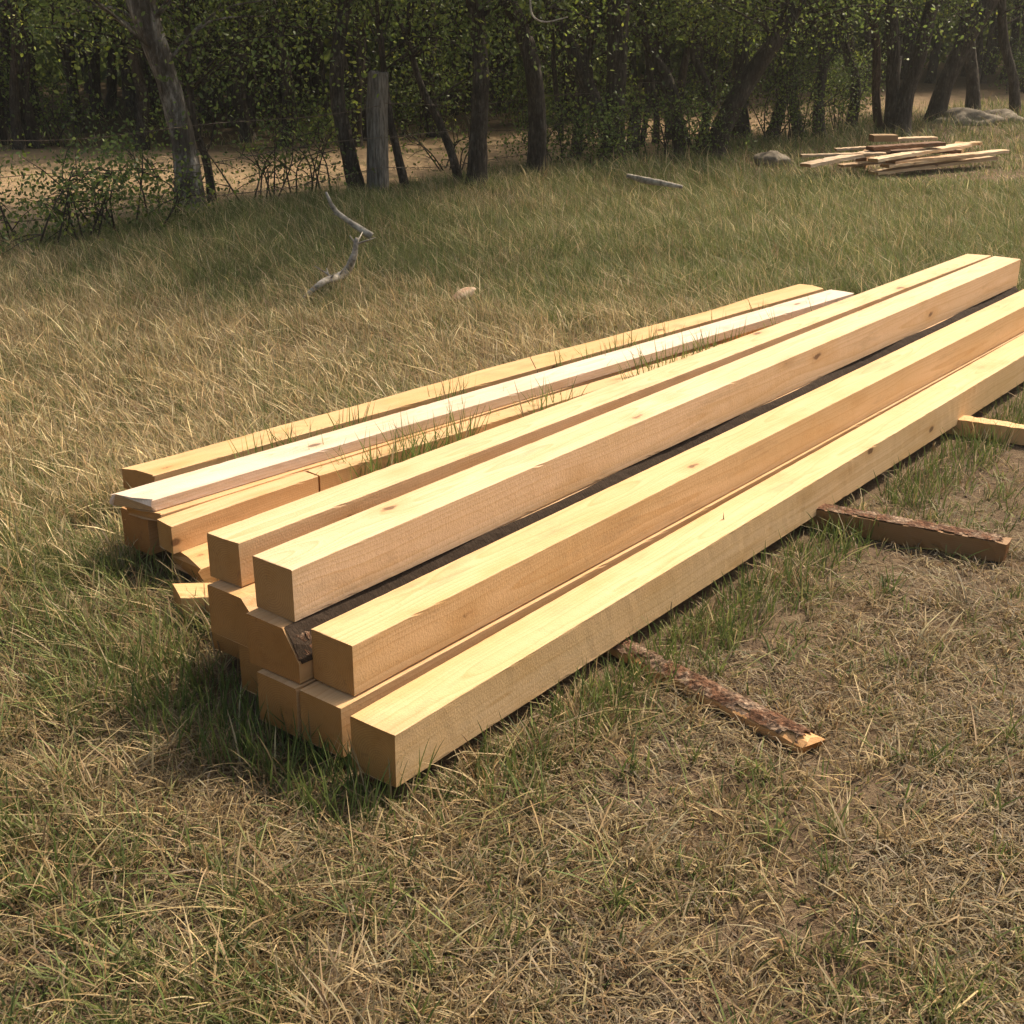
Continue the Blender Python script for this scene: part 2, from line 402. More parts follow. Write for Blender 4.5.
# boards on the left
def span(p, q): d = q - p; return math.atan2(d.y, d.x), d.length
def board(near, far, w, h, **k):
    yaw, L = span(near, far); return timber(k.pop("name", "plank"), near, yaw, L, w, h, **k)
def wane_g1(x, y, z, w, h):
    k = .018 * (math.sin(x * 2.3) + math.sin(x * 5.1 + 1) * .5 + .6); f = max(0., 1 + y / .09) if y > -.09 else 0
    if -z > h * .4: k *= 1.6
    if 1.5 < x < 2.1: k += .02 * math.sin((x - 1.5) / .6 * math.pi)
    return (y - max(0, k) * f, z - (.012 * f if z > -.01 else 0))
board(at_z(117, 465, .2), at_z(800, 282, .2), .205, .09, skew=.03, skew2=-.06, color=(1.0, .90, .74), wane=wane_g1, seed=11, nseg=90, group=GL, label="orange streaked plank with a rough natural edge, rearmost of the boards")
board(at_z(110.5, 494.5, .27), at_z(829.6, 289.6, .27), .152, .042, skew=.075, skew2=.01, color=(1.08, 1.22, 1.65), seed=12, group=GL, label="pale whitish plank resting highest among the rear boards")
board(at_z(126, 507, .226), at_z(829, 294, .226), .150, .028, skew=.045, color=(1.0, .9, .78), seed=13, nseg=40, group=GL, label="thin board sandwiched directly beneath the pale whitish plank")
board(at_z(157, 519, .22), at_z(301, 470.3, .22), .092, .1, skew=-.01, color=(.97, .90, .80), seed=14, nseg=24, group=GL, label="short squared piece butting end to end before the grassy gap")
board(at_z(304, 469.4, .22), at_z(742, 337.5, .22), .092, .1, color=(.98, .92, .82), seed=15, group=GL, label="long squared piece continuing behind the short one, beside the slimmer top timber")
board(pile(.44, -.95, .118), pile(4.7, -.70, .118), .225, .066, skew=-.04, color=(1.05, .92, .76), seed=16, group=GL, label="flat board under the short squared piece, its end corner in sunlight")
board(pile(.43, -1.21, .2), pile(4.9, -.85, .2), .15, .14, skew=.01, color=(.80, .62, .46), seed=17, group=GL, label="shaded squared timber beneath the pale plank and the thin board")  # colour darkened to carry the shade under the plank
board(pile(.27, -.735, .105), pile(.55, -.40, .105), .11, .07, skew=.05, color=(1.05, .93, .72), seed=18, nseg=16, name="offcut", cat="offcut", label="short wedge of sawn wood poking out of the grass left of the stack")

# skids the stack rests on
def skid(p, q, w, h, color, seed, label, thick=.007, bark=True, mat="wood", top=None):
    yaw, L = span(p, q)
    root = empty("skid", (p.x, p.y, 0), yaw)
    r = np.random.default_rng(seed); V, F = [], []; n = 50; tz = top if top else h
    prof = [(w / 2, 0), (w / 2, h * .62), (w * .28, h * .9), (0, h), (-w * .28, h * .9), (-w / 2, h * .62), (-w / 2, 0)]
    box = not bark or mat == "box"
    if box: prof = [(w / 2, 0), (w / 2, h * .5), (w / 2, h), (0, h), (-w / 2, h), (-w / 2, h * .5), (-w / 2, 0)]
    m = len(prof)
    for i in range(n):
        t = i / (n - 1); ww = 1 - .12 * t + .05 * math.sin(t * 9 + seed)
        for (y, z) in prof: V.append((t * L + (r.normal(0, .006) if i in (0, n - 1) else 0), y * ww + r.normal(0, .0015), z + (tz - h) + r.normal(0, .0012)))
    for i in range(n - 1):
        for j in range(m):
            a = i * m + j; b = i * m + (j + 1) % m; F.append((a, a + m, b + m, b))
    F.append(tuple(range(m))); F.append(tuple((n - 1) * m + j for j in range(m - 1, -1, -1)))
    o = mesh_obj("sawn_core", V, F, M["wood"], root); o.color = (*color, 1)
    if bark:
        V, F = [], []; n = 170; m = 9; hole = r.random((n, m))
        for i in range(n):
            t = i / (n - 1); ww = 1 - .12 * t + .05 * math.sin(t * 9 + seed); endc = .018 if t > .93 else 0
            for j in range(m):
                s = j / (m - 1) * 2 - 1
                y = s * w / 2 * ww * 1.02; z = tz - h + (h if box else np.interp(abs(s), [0, .56, 1], [h, h * .9, h * .62])) + .003 + thick * r.random()
                V.append((min(t * L, L - .012 - .02 * abs(math.sin(j * 2.1))), y, z))
        for i in range(n - 1):
            for j in range(m - 1):
                if .5 < vnoise(i * .09, j * .5, 1., seed) < .56 and j in (0, 1, 6, 7): continue
                a = i * m + j; F.append((a, a + m, a + m + 1, a + 1))
        mesh_obj("bark", V, F, M["slab_bark"], root)
    tag(root, label, "skid", "skids under the timber stack")
    return root
def skid_px(a, b, back, **k):
    p = at_z(*a, k.get("top") or k["h"]); q = at_z(*b, k.get("top") or k["h"]); d = (p - q).normalized(); p2 = p + d * back
    return skid(p2, q, **k)
skid_px((634, 648), (812, 738), .75, w=.085, h=.036, color=(.98, .78, .58), seed=31, label="bark covered slab sticking out of the grass in front of the nearest timber")
skid_px((842, 511), (1008, 541), 1.0, w=.075, h=.075, color=(.42, .33, .24), seed=32, thick=.004, mat="box", label="square skid with flaky bark on top, end sawn off, right of the stack", top=.075)
skid_px((972, 419), (1060, 432), 1.0, w=.08, h=.075, color=(1.0, .84, .64), seed=33, bark=False, label="plain sawn skid with a bright top at the right edge")
skid(pile(1.25, -1.45, 0), pile(1.25, -.62, 0), .09, .05, (.8, .66, .5), 34, "low skid in the grass under the left ends of the rear boards", bark=False)
skid(pile(4.2, -1.25, 0), pile(4.2, -.5, 0), .09, .05, (.8, .66, .5), 35, "low skid in the grass under the right ends of the rear boards", bark=False)

# ------------------------------------------------------------------ far lumber heap
def far_board(a, za, b, zb, w, h, color, seed, label):
    p, q = at_z(*a, za), at_z(*b, zb); yaw = math.atan2(q.y - p.y, q.x - p.x); L = (q - p).length
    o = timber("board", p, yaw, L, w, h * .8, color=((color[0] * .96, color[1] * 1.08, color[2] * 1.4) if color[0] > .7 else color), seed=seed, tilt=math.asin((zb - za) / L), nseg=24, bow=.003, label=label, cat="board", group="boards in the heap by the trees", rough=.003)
    return o
FB = [((800, 163), .20, (880, 148), .26, .14, .045, (1., .94, .88), "pale board slanting at the left end of the far heap"),
      ((800, 154), .23, (884, 152), .25, .10, .03, (.86, .80, .72), "thin greyish board pointing left out of the far heap"),
      ((838, 164), .10, (900, 158), .14, .12, .03, (.80, .70, .58), "short low board in grass at the left front of the far heap"),
      ((868, 158), .22, (962, 143), .26, .13, .045, (1.05, 1.0, .86), "long bright board across the middle of the far heap"),
      ((880, 164), .14, (1000, 149), .18, .13, .04, (.98, .9, .74), "longest bright board reaching right out of the far heap"),
      ((868, 171), .07, (988, 156), .10, .14, .04, (.9, .82, .66), "lowest front board of the far heap, in the grass"),
      ((886, 160), .17, (975, 152), .18, .14, .045, (.88, .74, .58), "brownish board between the bright ones of the far heap"),
      ((866, 146), .30, (938, 141), .32, .14, .05, (.24, .16, .12), "dark reddish bark board at the back of the far heap"),
      ((888, 138), .35, (932, 136), .36, .13, .035, (.98, .9, .76), "short bright board on top of the far heap"),
      ((938, 146), .24, (976, 141), .27, .10, .04, (1., .92, .74), "short bright stick end at the upper right of the far heap"),
      ((834, 148), .22, (872, 146), .24, .10, .03, (.95, .9, .8), "small pale board at the upper left of the far heap"),
      ((872, 150), .21, (950, 148), .22, .16, .05, (.24, .17, .13), "dark brown board wedged under the top of the far heap")]
for i, (a, za, b, zb, w_, h_, c_, lb) in enumerate(FB): far_board(a, za, b, zb, w_, h_, c_, 50 + i, lb)
p = at_z(869, 134, .40)
timber("wood_block", p, R(8), .28, .15, .07, color=(.50, .46, .40), seed=70, nseg=8, label="chunky wood block standing on top of the far heap", cat="wood block")
for k, (u_, v_) in enumerate(((855, 168), (905, 165), (950, 160))):
    p = at_z(u_, v_, 0) ; 
    timber("bearer", Vector((p.x, p.y, .12)), R(70), 1.0, .12, .13, color=(.6, .5, .4), seed=75 + k, nseg=8, label="dark bearer under the boards of the far heap", cat="bearer", group="bearers under the far heap")

# ------------------------------------------------------------------ tubes, trunks, crowns
def tube(path, rad, sides=9, wob=.0, seed=0, V=None, F=None):
    V = [] if V is None else V; F = [] if F is None else F
    r = np.random.default_rng(seed); P = [Vector(p) for p in path]; base = len(V)
    up = Vector((0, 0, 1)); t0 = (P[1] - P[0]).normalized(); nrm = t0.cross(Vector((1, .3, .1))).normalized(); ph = r.random() * 6
    for i, p in enumerate(P):
        t = (P[min(i + 1, len(P) - 1)] - P[max(i - 1, 0)]).normalized()
        nrm = (nrm - t * nrm.dot(t)).normalized(); b = t.cross(nrm)
        for j in range(sides):
            a = j / sides * 2 * math.pi
            rr = rad[i] * (1 + wob * (math.sin(3 * a + ph + i * .35) * .5 + r.normal(0, .45)))
            V.append(p + nrm * (math.cos(a) * rr) + b * (math.sin(a) * rr))
    for i in range(len(P) - 1):
        for j in range(sides):
            a = base + i * sides + j; b_ = base + i * sides + (j + 1) % sides
            F.append((a, b_, b_ + sides, a + sides))
    F.append(tuple(base + j for j in range(sides - 1, -1, -1))); F.append(tuple(base + (len(P) - 1) * sides + j for j in range(sides)))
    return V, F
def smooth_path(pts, n):
    P = np.array([list(p) for p in pts], float); m = len(P)
    t = np.linspace(0, m - 1, n); out = []
    for q in t:
        i = min(int(q), m - 2); f = q - i
        p0, p1, p2, p3 = P[max(i - 1, 0)], P[i], P[i + 1], P[min(i + 2, m - 1)]
        out.append(.5 * ((2 * p1) + (p2 - p0) * f + (2 * p0 - 5 * p1 + 4 * p2 - p3) * f * f + (3 * p1 - p0 - 3 * p2 + p3) * f ** 3))
    return [Vector(o) for o in out]

GREENS = np.array([(.095, .135, .032), (.125, .17, .04), (.075, .11, .028), (.165, .20, .052), (.105, .14, .044)])
def leaves(C, n, spread, size, r, flat=1.0):
    """n leaf blades round each clump centre: six-sided leaf outlines folded along the midrib"""
    C = np.repeat(C, n, axis=0); N = len(C)
    d = r.normal(0, 1, (N, 3)) * spread * np.array([1, 1, .75]); P = C + d
    a = r.normal(0, 1, (N, 3)); a[:, 2] -= .3; a /= np.linalg.norm(a, axis=1)[:, None]
    nrm = r.normal(0, 1, (N, 3)); nrm[:, 2] += .7 * flat; b = np.cross(nrm, a); b /= np.linalg.norm(b, axis=1)[:, None] + 1e-9
    c = np.cross(a, b); s = size * r.uniform(.6, 1.35, N)[:, None]
    V = np.stack([P, P + a * s * .35 + b * s * .27 + c * s * .07, P + a * s * .75 + b * s * .24 + c * s * .06, P + a * s, P + a * s * .72 - b * s * .25 + c * s * .06, P + a * s * .33 - b * s * .26 + c * s * .07], 1)
    i = np.arange(N)[:, None] * 6
    T = np.concatenate([i + np.array([[0, 1, 2, 3]]), i + np.array([[0, 3, 4, 5]])], 0)
    cl = np.repeat(r.uniform(.55, 1.5, (N // n, 1)) * np.array([1, 1, 1.]) * np.where(r.random((N // n, 1)) < .18, np.array([1.7, 1.5, 1.0]), 1.), n, axis=0)
    g = GREENS[r.integers(0, len(GREENS), N)] * r.uniform(.75, 1.3, (N, 1)) * cl
    return V.reshape(-1, 3), T, np.repeat(g, 6, axis=0)

def grow(base, path, radii, seed, height, spread, nclump, low=0.0, nleaf=26, size=.085, dens=.30, twigs=True, limbs=5, lowdir=None, bias=None):
    """trunk along the surveyed path, then limbs, boughs and leaf clumps; all in the tree's own frame"""
    r = np.random.default_rng(seed)
    path = [Vector(p) - base for p in path]
    path[0] = path[0] - Vector((0, 0, .08))
    P = smooth_path(path, max(8, len(path) * 5)); n = len(P)
    rr = np.interp(np.linspace(0, 1, n), np.linspace(0, 1, len(radii)), radii)
    rr = rr * (1 + .45 * np.exp(-np.arange(n) / 1.6))
    V, F = tube(P, rr, 11, .07, seed)
    top = P[-1]; td = (P[-1] - P[-3]).normalized(); clumps = []; ends = []
    for k in range(limbs):
        a = 2 * math.pi * (k + r.random() * .7) / limbs
        dirv = (td * .6 + Vector((math.cos(a), math.sin(a), .5 + .5 * r.random())) + (Vector(bias) if bias else Vector((0, 0, 0)))).normalized()
        ln = (height - top.z) * r.uniform(.6, 1.0)
        p0 = top - td * .05; p1 = p0 + dirv * ln * .45 + Vector((0, 0, ln * .12)); p2 = p1 + (dirv + Vector((r.normal(0, .4), r.normal(0, .4), .25))).normalized() * ln * .5
        q = smooth_path([p0, p1, p2], 9); tube(q, np.linspace(rr[-1] * .72, .016, 9), 7, .05, seed + k, V, F)
        ends += [q[4], q[6], q[8]]
    for i in range(nclump):
        e = ends[r.integers(len(ends))]
        c = e + Vector((r.normal(0, spread * .42), r.normal(0, spread * .42), r.normal(0, spread * .28)))
        clumps.append(c)
        if twigs and i % 2 == 0:
            q = smooth_path([e, (e + c) * .5 + Vector((r.normal(0, .08), r.normal(0, .08), .06)), c], 5); tube(q, np.linspace(.016, .004, 5), 4, 0, seed + 50 + i, V, F)
    # drooping low boughs
    nl = int(low)
    for i in range(nl):
        k = int(n * r.uniform(.55, .98)); s = P[min(k, n - 1)]
        a = r.random() * 6.28; ln = r.uniform(.5, 1.7)
        if lowdir is not None and r.random() < .6: a = lowdir + r.normal(0, .5)
        e = s + Vector((math.cos(a) * ln, math.sin(a) * ln, r.uniform(.0, .8)))
        q = smooth_path([s, (s + e) * .5 + Vector((r.normal(0, .1), r.normal(0, .1), .16)), e], 7); tube(q, np.linspace(min(.017, rr[-1] * .4), .005, 7), 5, .03, seed + 300 + i, V, F)
        for m_ in range(3): clumps.append(q[r.integers(3, 7)] + Vector((r.normal(0, .22), r.normal(0, .22), r.normal(.05, .16))))
    C = np.array([list(c) for c in clumps]).reshape(-1, 3) if clumps else np.zeros((0, 3))
    return V, F, C, r

def tree(name, base, path, radii, seed, label, height=4.6, spread=1.5, nclump=70, low=8, bark="bark", group=None, **k):
    root = empty(name, base)
    nleaf = k.pop("nleaf", 62); size = k.pop("size", .043); dens = k.pop("dens", .21)
    V, F, C, r = grow(base, path, radii, seed, height, spread, nclump, low, **k)
    mesh_obj("trunk", V, F, M[bark], root, True)
    if len(C):
        v, t, g = leaves(C, nleaf, dens, size, r)
        fast_mesh("crown", v, t, M["leaf"], g, 4, root)
    tag(root, label, "tree", group)
    return root
def copy_tree(o, parent=None):
    c = o.copy(); col.objects.link(c)
    if parent: c.parent = parent
    for ch in o.children: copy_tree(ch, c)
    return c

def px_tree(name, pts, w, label, seed, Y=None, **k):
    b = at_z(*pts[0], 0) if Y is None else at_y(*pts[0], Y); b.z = 0
    path = [Vector((b.x, b.y, 0))] + [at_y(u, v, b.y) for u, v in pts[1:]]
    # carry the trunk on above the part in view
    d = (path[-1] - path[-2]).normalized(); ext = k.pop("ext", .5)
    path.append(path[-1] + d * ext * .6 + Vector((0, 0, ext * .4)))
    mpp = math.hypot(b.y, H) / FPX
    radii = [x * mpp * .5 for x in w]; radii.append(radii[-1] * .85)
    r = np.random.default_rng(seed)
    for i in range(1, len(path)): path[i] = path[i] + Vector((0, r.normal(0, .05), 0))
    return tree(name, b, path, radii, seed, label, **k)

FRONT = "trees along the fence"
px_tree("oak_tree", [(190, 215), (182, 150), (168, 80), (143, 0)], [31, 23, 21, 27], "pale grey leaning trunk with peeling split bark, at left in front of the bushes", 201, bark="grey_bark", height=5.2, low=19, nclump=90, group=FRONT)
px_tree("oak_tree", [(213, 205), (205, 165), (194, 120), (190, 60)], [9, 8, 7, 6], "thin dark sapling trunk just right of the pale grey leaning trunk", 202, height=2.9, low=19, nclump=20, spread=.9, limbs=3, group=FRONT)
px_tree("oak_tree", [(360, 196), (348, 150), (337, 90), (340, 30), (345, 0)], [17, 15, 14, 13, 12], "dark trunk leaning left beside the grey fence post", 203, height=5.2, low=6, nclump=80, group=FRONT)
px_tree("oak_tree", [(408, 192), (398, 158), (390, 120), (384, 80)], [9, 8, 7, 6], "thin leaning trunk just right of the grey fence post", 204, height=3.2, low=4, nclump=25, spread=1., limbs=3, group=FRONT)
px_tree("oak_tree", [(462, 187), (452, 155), (438, 122), (420, 85)], [10, 8, 8, 6], "thin trunk leaning hard left beside a straight dark trunk", 205, height=3.0, low=4, nclump=25, spread=1., limbs=3, group=FRONT)
px_tree("oak_tree", [(476, 190), (478, 140), (481, 80), (478, 30), (474, 0)], [21, 17, 16, 15, 16], "straight dark trunk right of the thin left leaning one", 206, height=8.2, low=12, bias=(.45, -.8, .1), nclump=260, spread=3.0, nleaf=75, dens=.38, group=FRONT)
px_tree("oak_tree", [(535, 180), (538, 130), (533, 70), (520, 25), (508, 0)], [20, 17, 16, 15, 15], "dark rugged trunk bending left near the top, middle of the view", 207, height=8.2, low=12, bias=(.5, -.9, .1), nclump=260, spread=3.0, nleaf=75, dens=.38, group=FRONT)
t7 = px_tree("oak_tree", [(614, 166), (614, 120), (617, 60), (618, 0)], [24, 20, 19, 21], "thickest dark trunk with a side limb forking left, beside a short dark post", 208, height=8.6, low=12, bias=(-.1, -.7, .1), nclump=240, spread=3.0, nleaf=75, dens=.38, group=FRONT)
b7 = at_z(614, 166, 0); lp = [at_y(u, v, b7.y) - b7 for u, v in ((611, 132), (592, 95), (570, 45), (548, 0), (530, -40))]
V_, F_ = tube(smooth_path(lp, 16), np.linspace(.09, .055, 16), 9, .06, 5); mesh_obj("side_limb", V_, F_, M["bark"], t7, True)
px_tree("oak_tree", [(712, 158), (722, 128), (748, 80), (775, 38), (798, 0)], [22, 20, 18, 16, 15], "dark trunk leaning strongly right, above the tall grass left of the far heap", 209, height=4.6, low=19, nclump=80, spread=1.8, group=FRONT)
px_tree("oak_tree", [(744, 140), (738, 100), (741, 50), (750, 0)], [19, 15, 14, 12], "upright dark trunk crossing behind the right leaning one", 210, height=4.4, low=19, nclump=70, group=FRONT)
px_tree("oak_tree", [(820, 136), (818, 100), (825, 55), (832, 0)], [12, 10, 10, 9], "slim dark trunk among leaves left of the far heap", 211, height=4.2, low=19, nclump=60, group=FRONT)
px_tree("oak_tree", [(881, 133), (876, 100), (875, 50), (872, 0)], [9, 8, 8, 7], "slim reddish trunk rising right behind the far heap", 212, bark="red_bark", height=4.4, low=10, nclump=50, group=FRONT)
px_tree("oak_tree", [(893, 134), (893, 90), (892, 45), (890, 0)], [15, 13, 12, 12], "upright trunk in a V with a right leaning one behind the far heap", 213, height=4.6, low=9, nclump=60, group=FRONT)
px_tree("oak_tree", [(900, 135), (907, 100), (920, 55), (934, 0)], [20, 15, 14, 13], "right leaning trunk of the V behind the far heap", 214, height=4.8, low=9, nclump=60, group=FRONT)
px_tree("oak_tree", [(934, 122), (944, 88), (963, 45), (990, 0)], [20, 16, 16, 15], "stout trunk slanting right between the far heap and the boulders", 215, height=5.0, low=9, nclump=70, spread=1.8, group=FRONT)
px_tree("oak_tree", [(973, 113), (973, 85), (972, 50), (970, 0)], [15, 12, 11, 10], "straight short looking trunk behind the boulders", 216, height=4.6, low=10, nclump=60, group=FRONT)
px_tree("oak_tree", [(1016, 116), (1012, 80), (1003, 40), (1000, 0)], [11, 9, 9, 8], "thin trunk curving left at the right edge of the view", 217, height=4.4, low=10, nclump=60, group=FRONT)
# thin stems between the fork and the right leaning trunk
for i, (a, b, wd) in enumerate((((640, 150), (648, 70), 6), ((655, 152), (652, 80), 7), ((668, 150), (662, 75), 7), ((690, 152), (664, 80), 7), ((560, 150), (556, 90), 6), ((585, 150), (592, 95), 6))):
    px_tree("oak_sapling", [a, ((a[0] + b[0]) / 2 + 3, (a[1] + b[1]) / 2), b, (b[0] - 4, 25)], [wd, wd - 1, wd - 1, wd - 2], "thin bare stem between the forked trunk and the right leaning trunk" if i < 4 else "thin stem in front of the light ground left of the forked trunk", 230 + i,
            Y=17.6 + .5 * (i % 3), height=3.2, low=8, nclump=24, spread=1., limbs=3, group="thin stems in the thicket")

for i, (a, b, c, wd, lb) in enumerate((((575, 158), (582, 95), (600, 20), 9, "slim trunk leaning right just left of the forked trunk"), ((681, 158), (672, 90), (640, 15), 10, "slim trunk leaning left in front of the right leaning trunk"),
        ((770, 138), (786, 85), (780, 10), 10, "crooked slim trunk between the right leaning trunk and the leaves left of the heap"), ((800, 136), (792, 90), (812, 20), 9, "slim trunk bending right, in the leaves left of the far heap"), ((850, 130), (856, 85), (846, 15), 9, "slim trunk standing left of the reddish trunk"), ((700, 150), (708, 95), (690, 20), 8, "slim trunk crossing behind the foot of the right leaning trunk"))):
    px_tree("oak_tree", [a, b, ((b[0] + c[0]) / 2 - 4, (b[1] + c[1]) / 2), c], [wd + 2, wd, wd - 1, wd - 2], lb, 260 + i, height=4.0, low=15, nclump=45, spread=1.2, limbs=4, group=FRONT)
# ---- the wood behind: kinds of tree, copied
def make_kind(i):
    r = np.random.default_rng(400 + i); lean = r.uniform(-.35, .35); rad = r.uniform(.05, .10)
    path = [Vector((0, 0, 0)), Vector((lean * .3, r.normal(0, .05), .7)), Vector((lean * .8, r.normal(0, .1), 1.5)), Vector((lean * 1.2, r.normal(0, .12), 2.2))]
    return tree("oak_tree", Vector((0, 0, 0)), path, [rad * 1.2, rad, rad * .85, rad * .75], 400 + i, "", height=r.uniform(4.6, 5.6), spread=1.7, nclump=70, low=4, nleaf=84, size=.050, dens=.20)
kinds = [make_kind(i) for i in range(6)]; used = set()
def place(i, x, y, rz, s, label, group):
    o = kinds[i] if i not in used else copy_tree(kinds[i]); used.add(i)
    o.location = (x, y, 0); o.rotation_euler.z = rz; o.scale = (s, s, s); o["label"] = label; o["group"] = group
r = np.random.default_rng(77)
def edge(x): return 17.2 + min(max(0, x + 3), 12) * .95
xs = np.arange(-9.5, 14, .8)
for row in range(7):
    for x in xs:
        X = x + r.normal(0, .3) + row * .3; Y = edge(X) + .2 + row * 1.25 + r.normal(0, .4) + (.8 if row else 0)
        if abs(X) > Y * .45 + 1.5: continue
        if X > 3.5 and row == 0 and r.random() < .5: continue
        lf = X < 1
        place(int(r.integers(0, 6)), X, Y, r.random() * 6.28, r.uniform(.8, 1.1) * (1.3 if X < -2.5 and row > 3 else 1), "dark slender tree in the shaded wood beyond the brown clearing" if lf else "leafy tree in the wood far behind the leaning trunks",
              "trees of the wood beyond the clearing" if lf else "trees of the wood behind the far heap")
# saplings and brush under the front trees
def shrub(base, h, w, nstem, seed, label, name="shrub", nleaf=26, size=.06, dens=.11, clump_per=5, group=None, bark="bark"):
    root = empty(name, base); r = np.random.default_rng(seed); V, F, C = [], [], []
    for i in range(max(4, int(nstem * .7))):
        a = r.random() * 6.28; q = r.random() ** .6 * w; p0 = Vector((r.normal(0, w * .22), r.normal(0, w * .12), -.04)); hh = h * r.uniform(.55, 1.05)
        p2 = Vector((p0.x + math.cos(a) * q, p0.y + math.sin(a) * q * .7, hh)); p1 = (p0 + p2) * .5 + Vector((r.normal(0, .08), r.normal(0, .08), .08))
        P = smooth_path([p0, p1, p2], 8); tube(P, np.linspace(.010, .003, 8), 5, .05, seed + i, V, F)
        for j in range(clump_per):
            s = P[r.integers(2, 8)]; e = s + Vector((r.normal(0, .16), r.normal(0, .16), r.normal(.04, .1)))
            tube([s, (s + e) * .5 + Vector((0, 0, .02)), e], [.005, .004, .002], 4, 0, seed + 90 + j, V, F); C.append(e)
    mesh_obj("stems", V, F, M[bark], root, True)
    if nleaf and C:
        v, t, g = leaves(np.array([list(c) for c in C]), nleaf, dens, size, r); fast_mesh("foliage", v, t, M["leaf"], g, 4, root)
    tag(root, label, "shrub", group)
SH = "shrubs along the fence"
for i, (u_, v_, h_, w_, ns, nl, lb) in enumerate((
    (28, 255, .75, .55, 9, 15, "leafy green shrub with forked stems at the left edge"),
    (85, 248, .62, .4, 8, 11, "half open shrub between the left edge shrub and the bare stemmed one"),
    (125, 238, .80, .42, 9, 15, "shrub with many upright stems left of the pale grey trunk"),
    (160, 226, .62, .3, 7, 13, "dense dark shrub pressed against the pale grey trunk"),
    (258, 205, .62, .45, 10, 5, "sparse twiggy shrub right of the pale grey trunk"),
    (310, 198, .70, .5, 11, 6, "twiggy shrub left of the dark trunk by the fence post"),
    (555, 172, .65, .6, 12, 16, "dark low bush between the rugged trunk and the forked trunk"),
    (590, 170, .55, .4, 10, 16, "small dark bush at the foot of the forked trunk"),
    (655, 160, .8, .6, 12, 8, "tangled brush among the thin stems"),
    (700, 160, .8, .5, 12, 12, "dark brush at the foot of the right leaning trunk"),
    (780, 142, 1.2, .8, 16, 22, "tall leafy brush left of the far heap"),
    (835, 130, 1.0, .6, 12, 18, "leafy brush directly behind the left end of the far heap"),
    (445, 172, .5, .5, 9, 4, "dead twiggy brush left of the straight dark trunk"))):
    b = at_z(u_, v_, 0); shrub(Vector((b.x, b.y, 0)), h_, w_, ns, 500 + i, lb, nleaf=int(nl * 3), size=.036, dens=.13, group=SH)
for i in range(20):
    X = r.uniform(-9, 12); Y = edge(X) + r.uniform(-.9, 1.6)
    if abs(X) > Y * .42 + 1: continue
    if X > 3.5 and i % 3: continue
    shrub(Vector((X, Y, 0)), r.uniform(.6, 1.3), .7, 12, 600 + i, "shaded undergrowth shrub at the edge of the wood", name="undergrowth_shrub", nleaf=34, size=.05, dens=.17, group="undergrowth shrubs at the wood edge")

# ---- the far wood that closes the view: one mass
def far_wood():
    r = np.random.default_rng(900); V, F = [], []
    C = []
    for i in range(900):
        X = r.uniform(-26, 34); Y = max(26, edge(X) + 8) + r.uniform(0, 9); C.append((X, Y, abs(r.normal(0, 1.6)) + .15))
    v, t, g = leaves(np.array(C), 60, .75, .34, r)
    o = fast_mesh("far_woodland", v, t, M["leaf"], g * .8, 4); tag(o, "dense dark woodland closing the view behind the trees", "woodland", kind="stuff")
far_wood()

# ------------------------------------------------------------------ fence
def fence():
    a = Vector((-1.317, 13.02, 0)); root = empty("wire_fence", a)
    spots = [(-1.317, 13.02, 1.16, .105), (1.40, 16.12, .62, .075), (-4.35, 9.54, 1.1, .07), (6.2, 22.6, .9, .06)]
    for k, (x, y, h, rad) in enumerate(spots):
        V, F = tube([Vector((x, y, -.1)) - a, Vector((x + .01, y, h * .35)) - a, Vector((x + .02, y, h * .7)) - a, Vector((x + .035, y, h)) - a], [rad * 1.05, rad, rad * .95, rad * .88], 12, .11, 40 + k)
        for vv in V[-10:]: vv.z += random.uniform(-.05, .04)
        mesh_obj("post", V, F, M["grey_wood"] if k != 1 else M["bark"], root)
    order = [spots[2], spots[0], spots[1], spots[3]]
    for z in (.28, .58, .86):
        V, F = [], []
        for (p, q) in zip(order[:-1], order[1:]):
            P = [Vector((p[0] + (q[0] - p[0]) * t, p[1] + (q[1] - p[1]) * t, z - .06 * math.sin(math.pi * t) + .02 * math.sin(t * 11 + z * 9))) - a for t in np.linspace(0, 1, 26)]
            for v_ in P: v_.y -= .10; v_.x += .05
            tube(P, [.0032] * 26, 5, 0, 1, V, F)
            for j in range(1, 26):
                c = P[j]
                for s in (-1, 1): tube([c + Vector((-.012 * s, 0, -.022)), c + Vector((.012 * s, 0, .022))], [.0025, .0015], 3, 0, 1, V, F)
        mesh_obj("wire", V, F, M["wire"], root)
    tag(root, "barbed wire fence strung along the trees with a thick grey weathered post", "fence")
fence()

# ------------------------------------------------------------------ small things in the meadow
def branch(name, pts, rad, mat, label, cat, seed, twigs=0):
    P = smooth_path(pts, 22); b = Vector((P[0].x, P[0].y, 0)); P = [p - b for p in P]
    V, F = tube(P, np.interp(np.linspace(0, 1, 22), np.linspace(0, 1, len(rad)), rad), 9, .12, seed); r = np.random.default_rng(seed)
    for k in range(twigs):
        s = P[r.integers(3, 20)]; e = s + Vector((r.normal(0, .05), r.normal(0, .05), r.uniform(.01, .08))); tube([s, (s + e) * .5, e], [.009, .006, .002], 5, .1, k, V, F)
    o = mesh_obj(name, V, F, M[mat], None, True); o.location = b; tag(o, label, cat); return o
Ys = 8.75
branch("dead_branch", [at_z(302, 300, .02), at_z(322, 283, .12), at_y(344, 274, Ys), at_y(353, 258, Ys), at_y(357, 238, Ys)], [.010, .022, .029, .024, .013], "bleached", "bleached crooked dead branch standing up out of the dry grass", "branch", 61, 9)
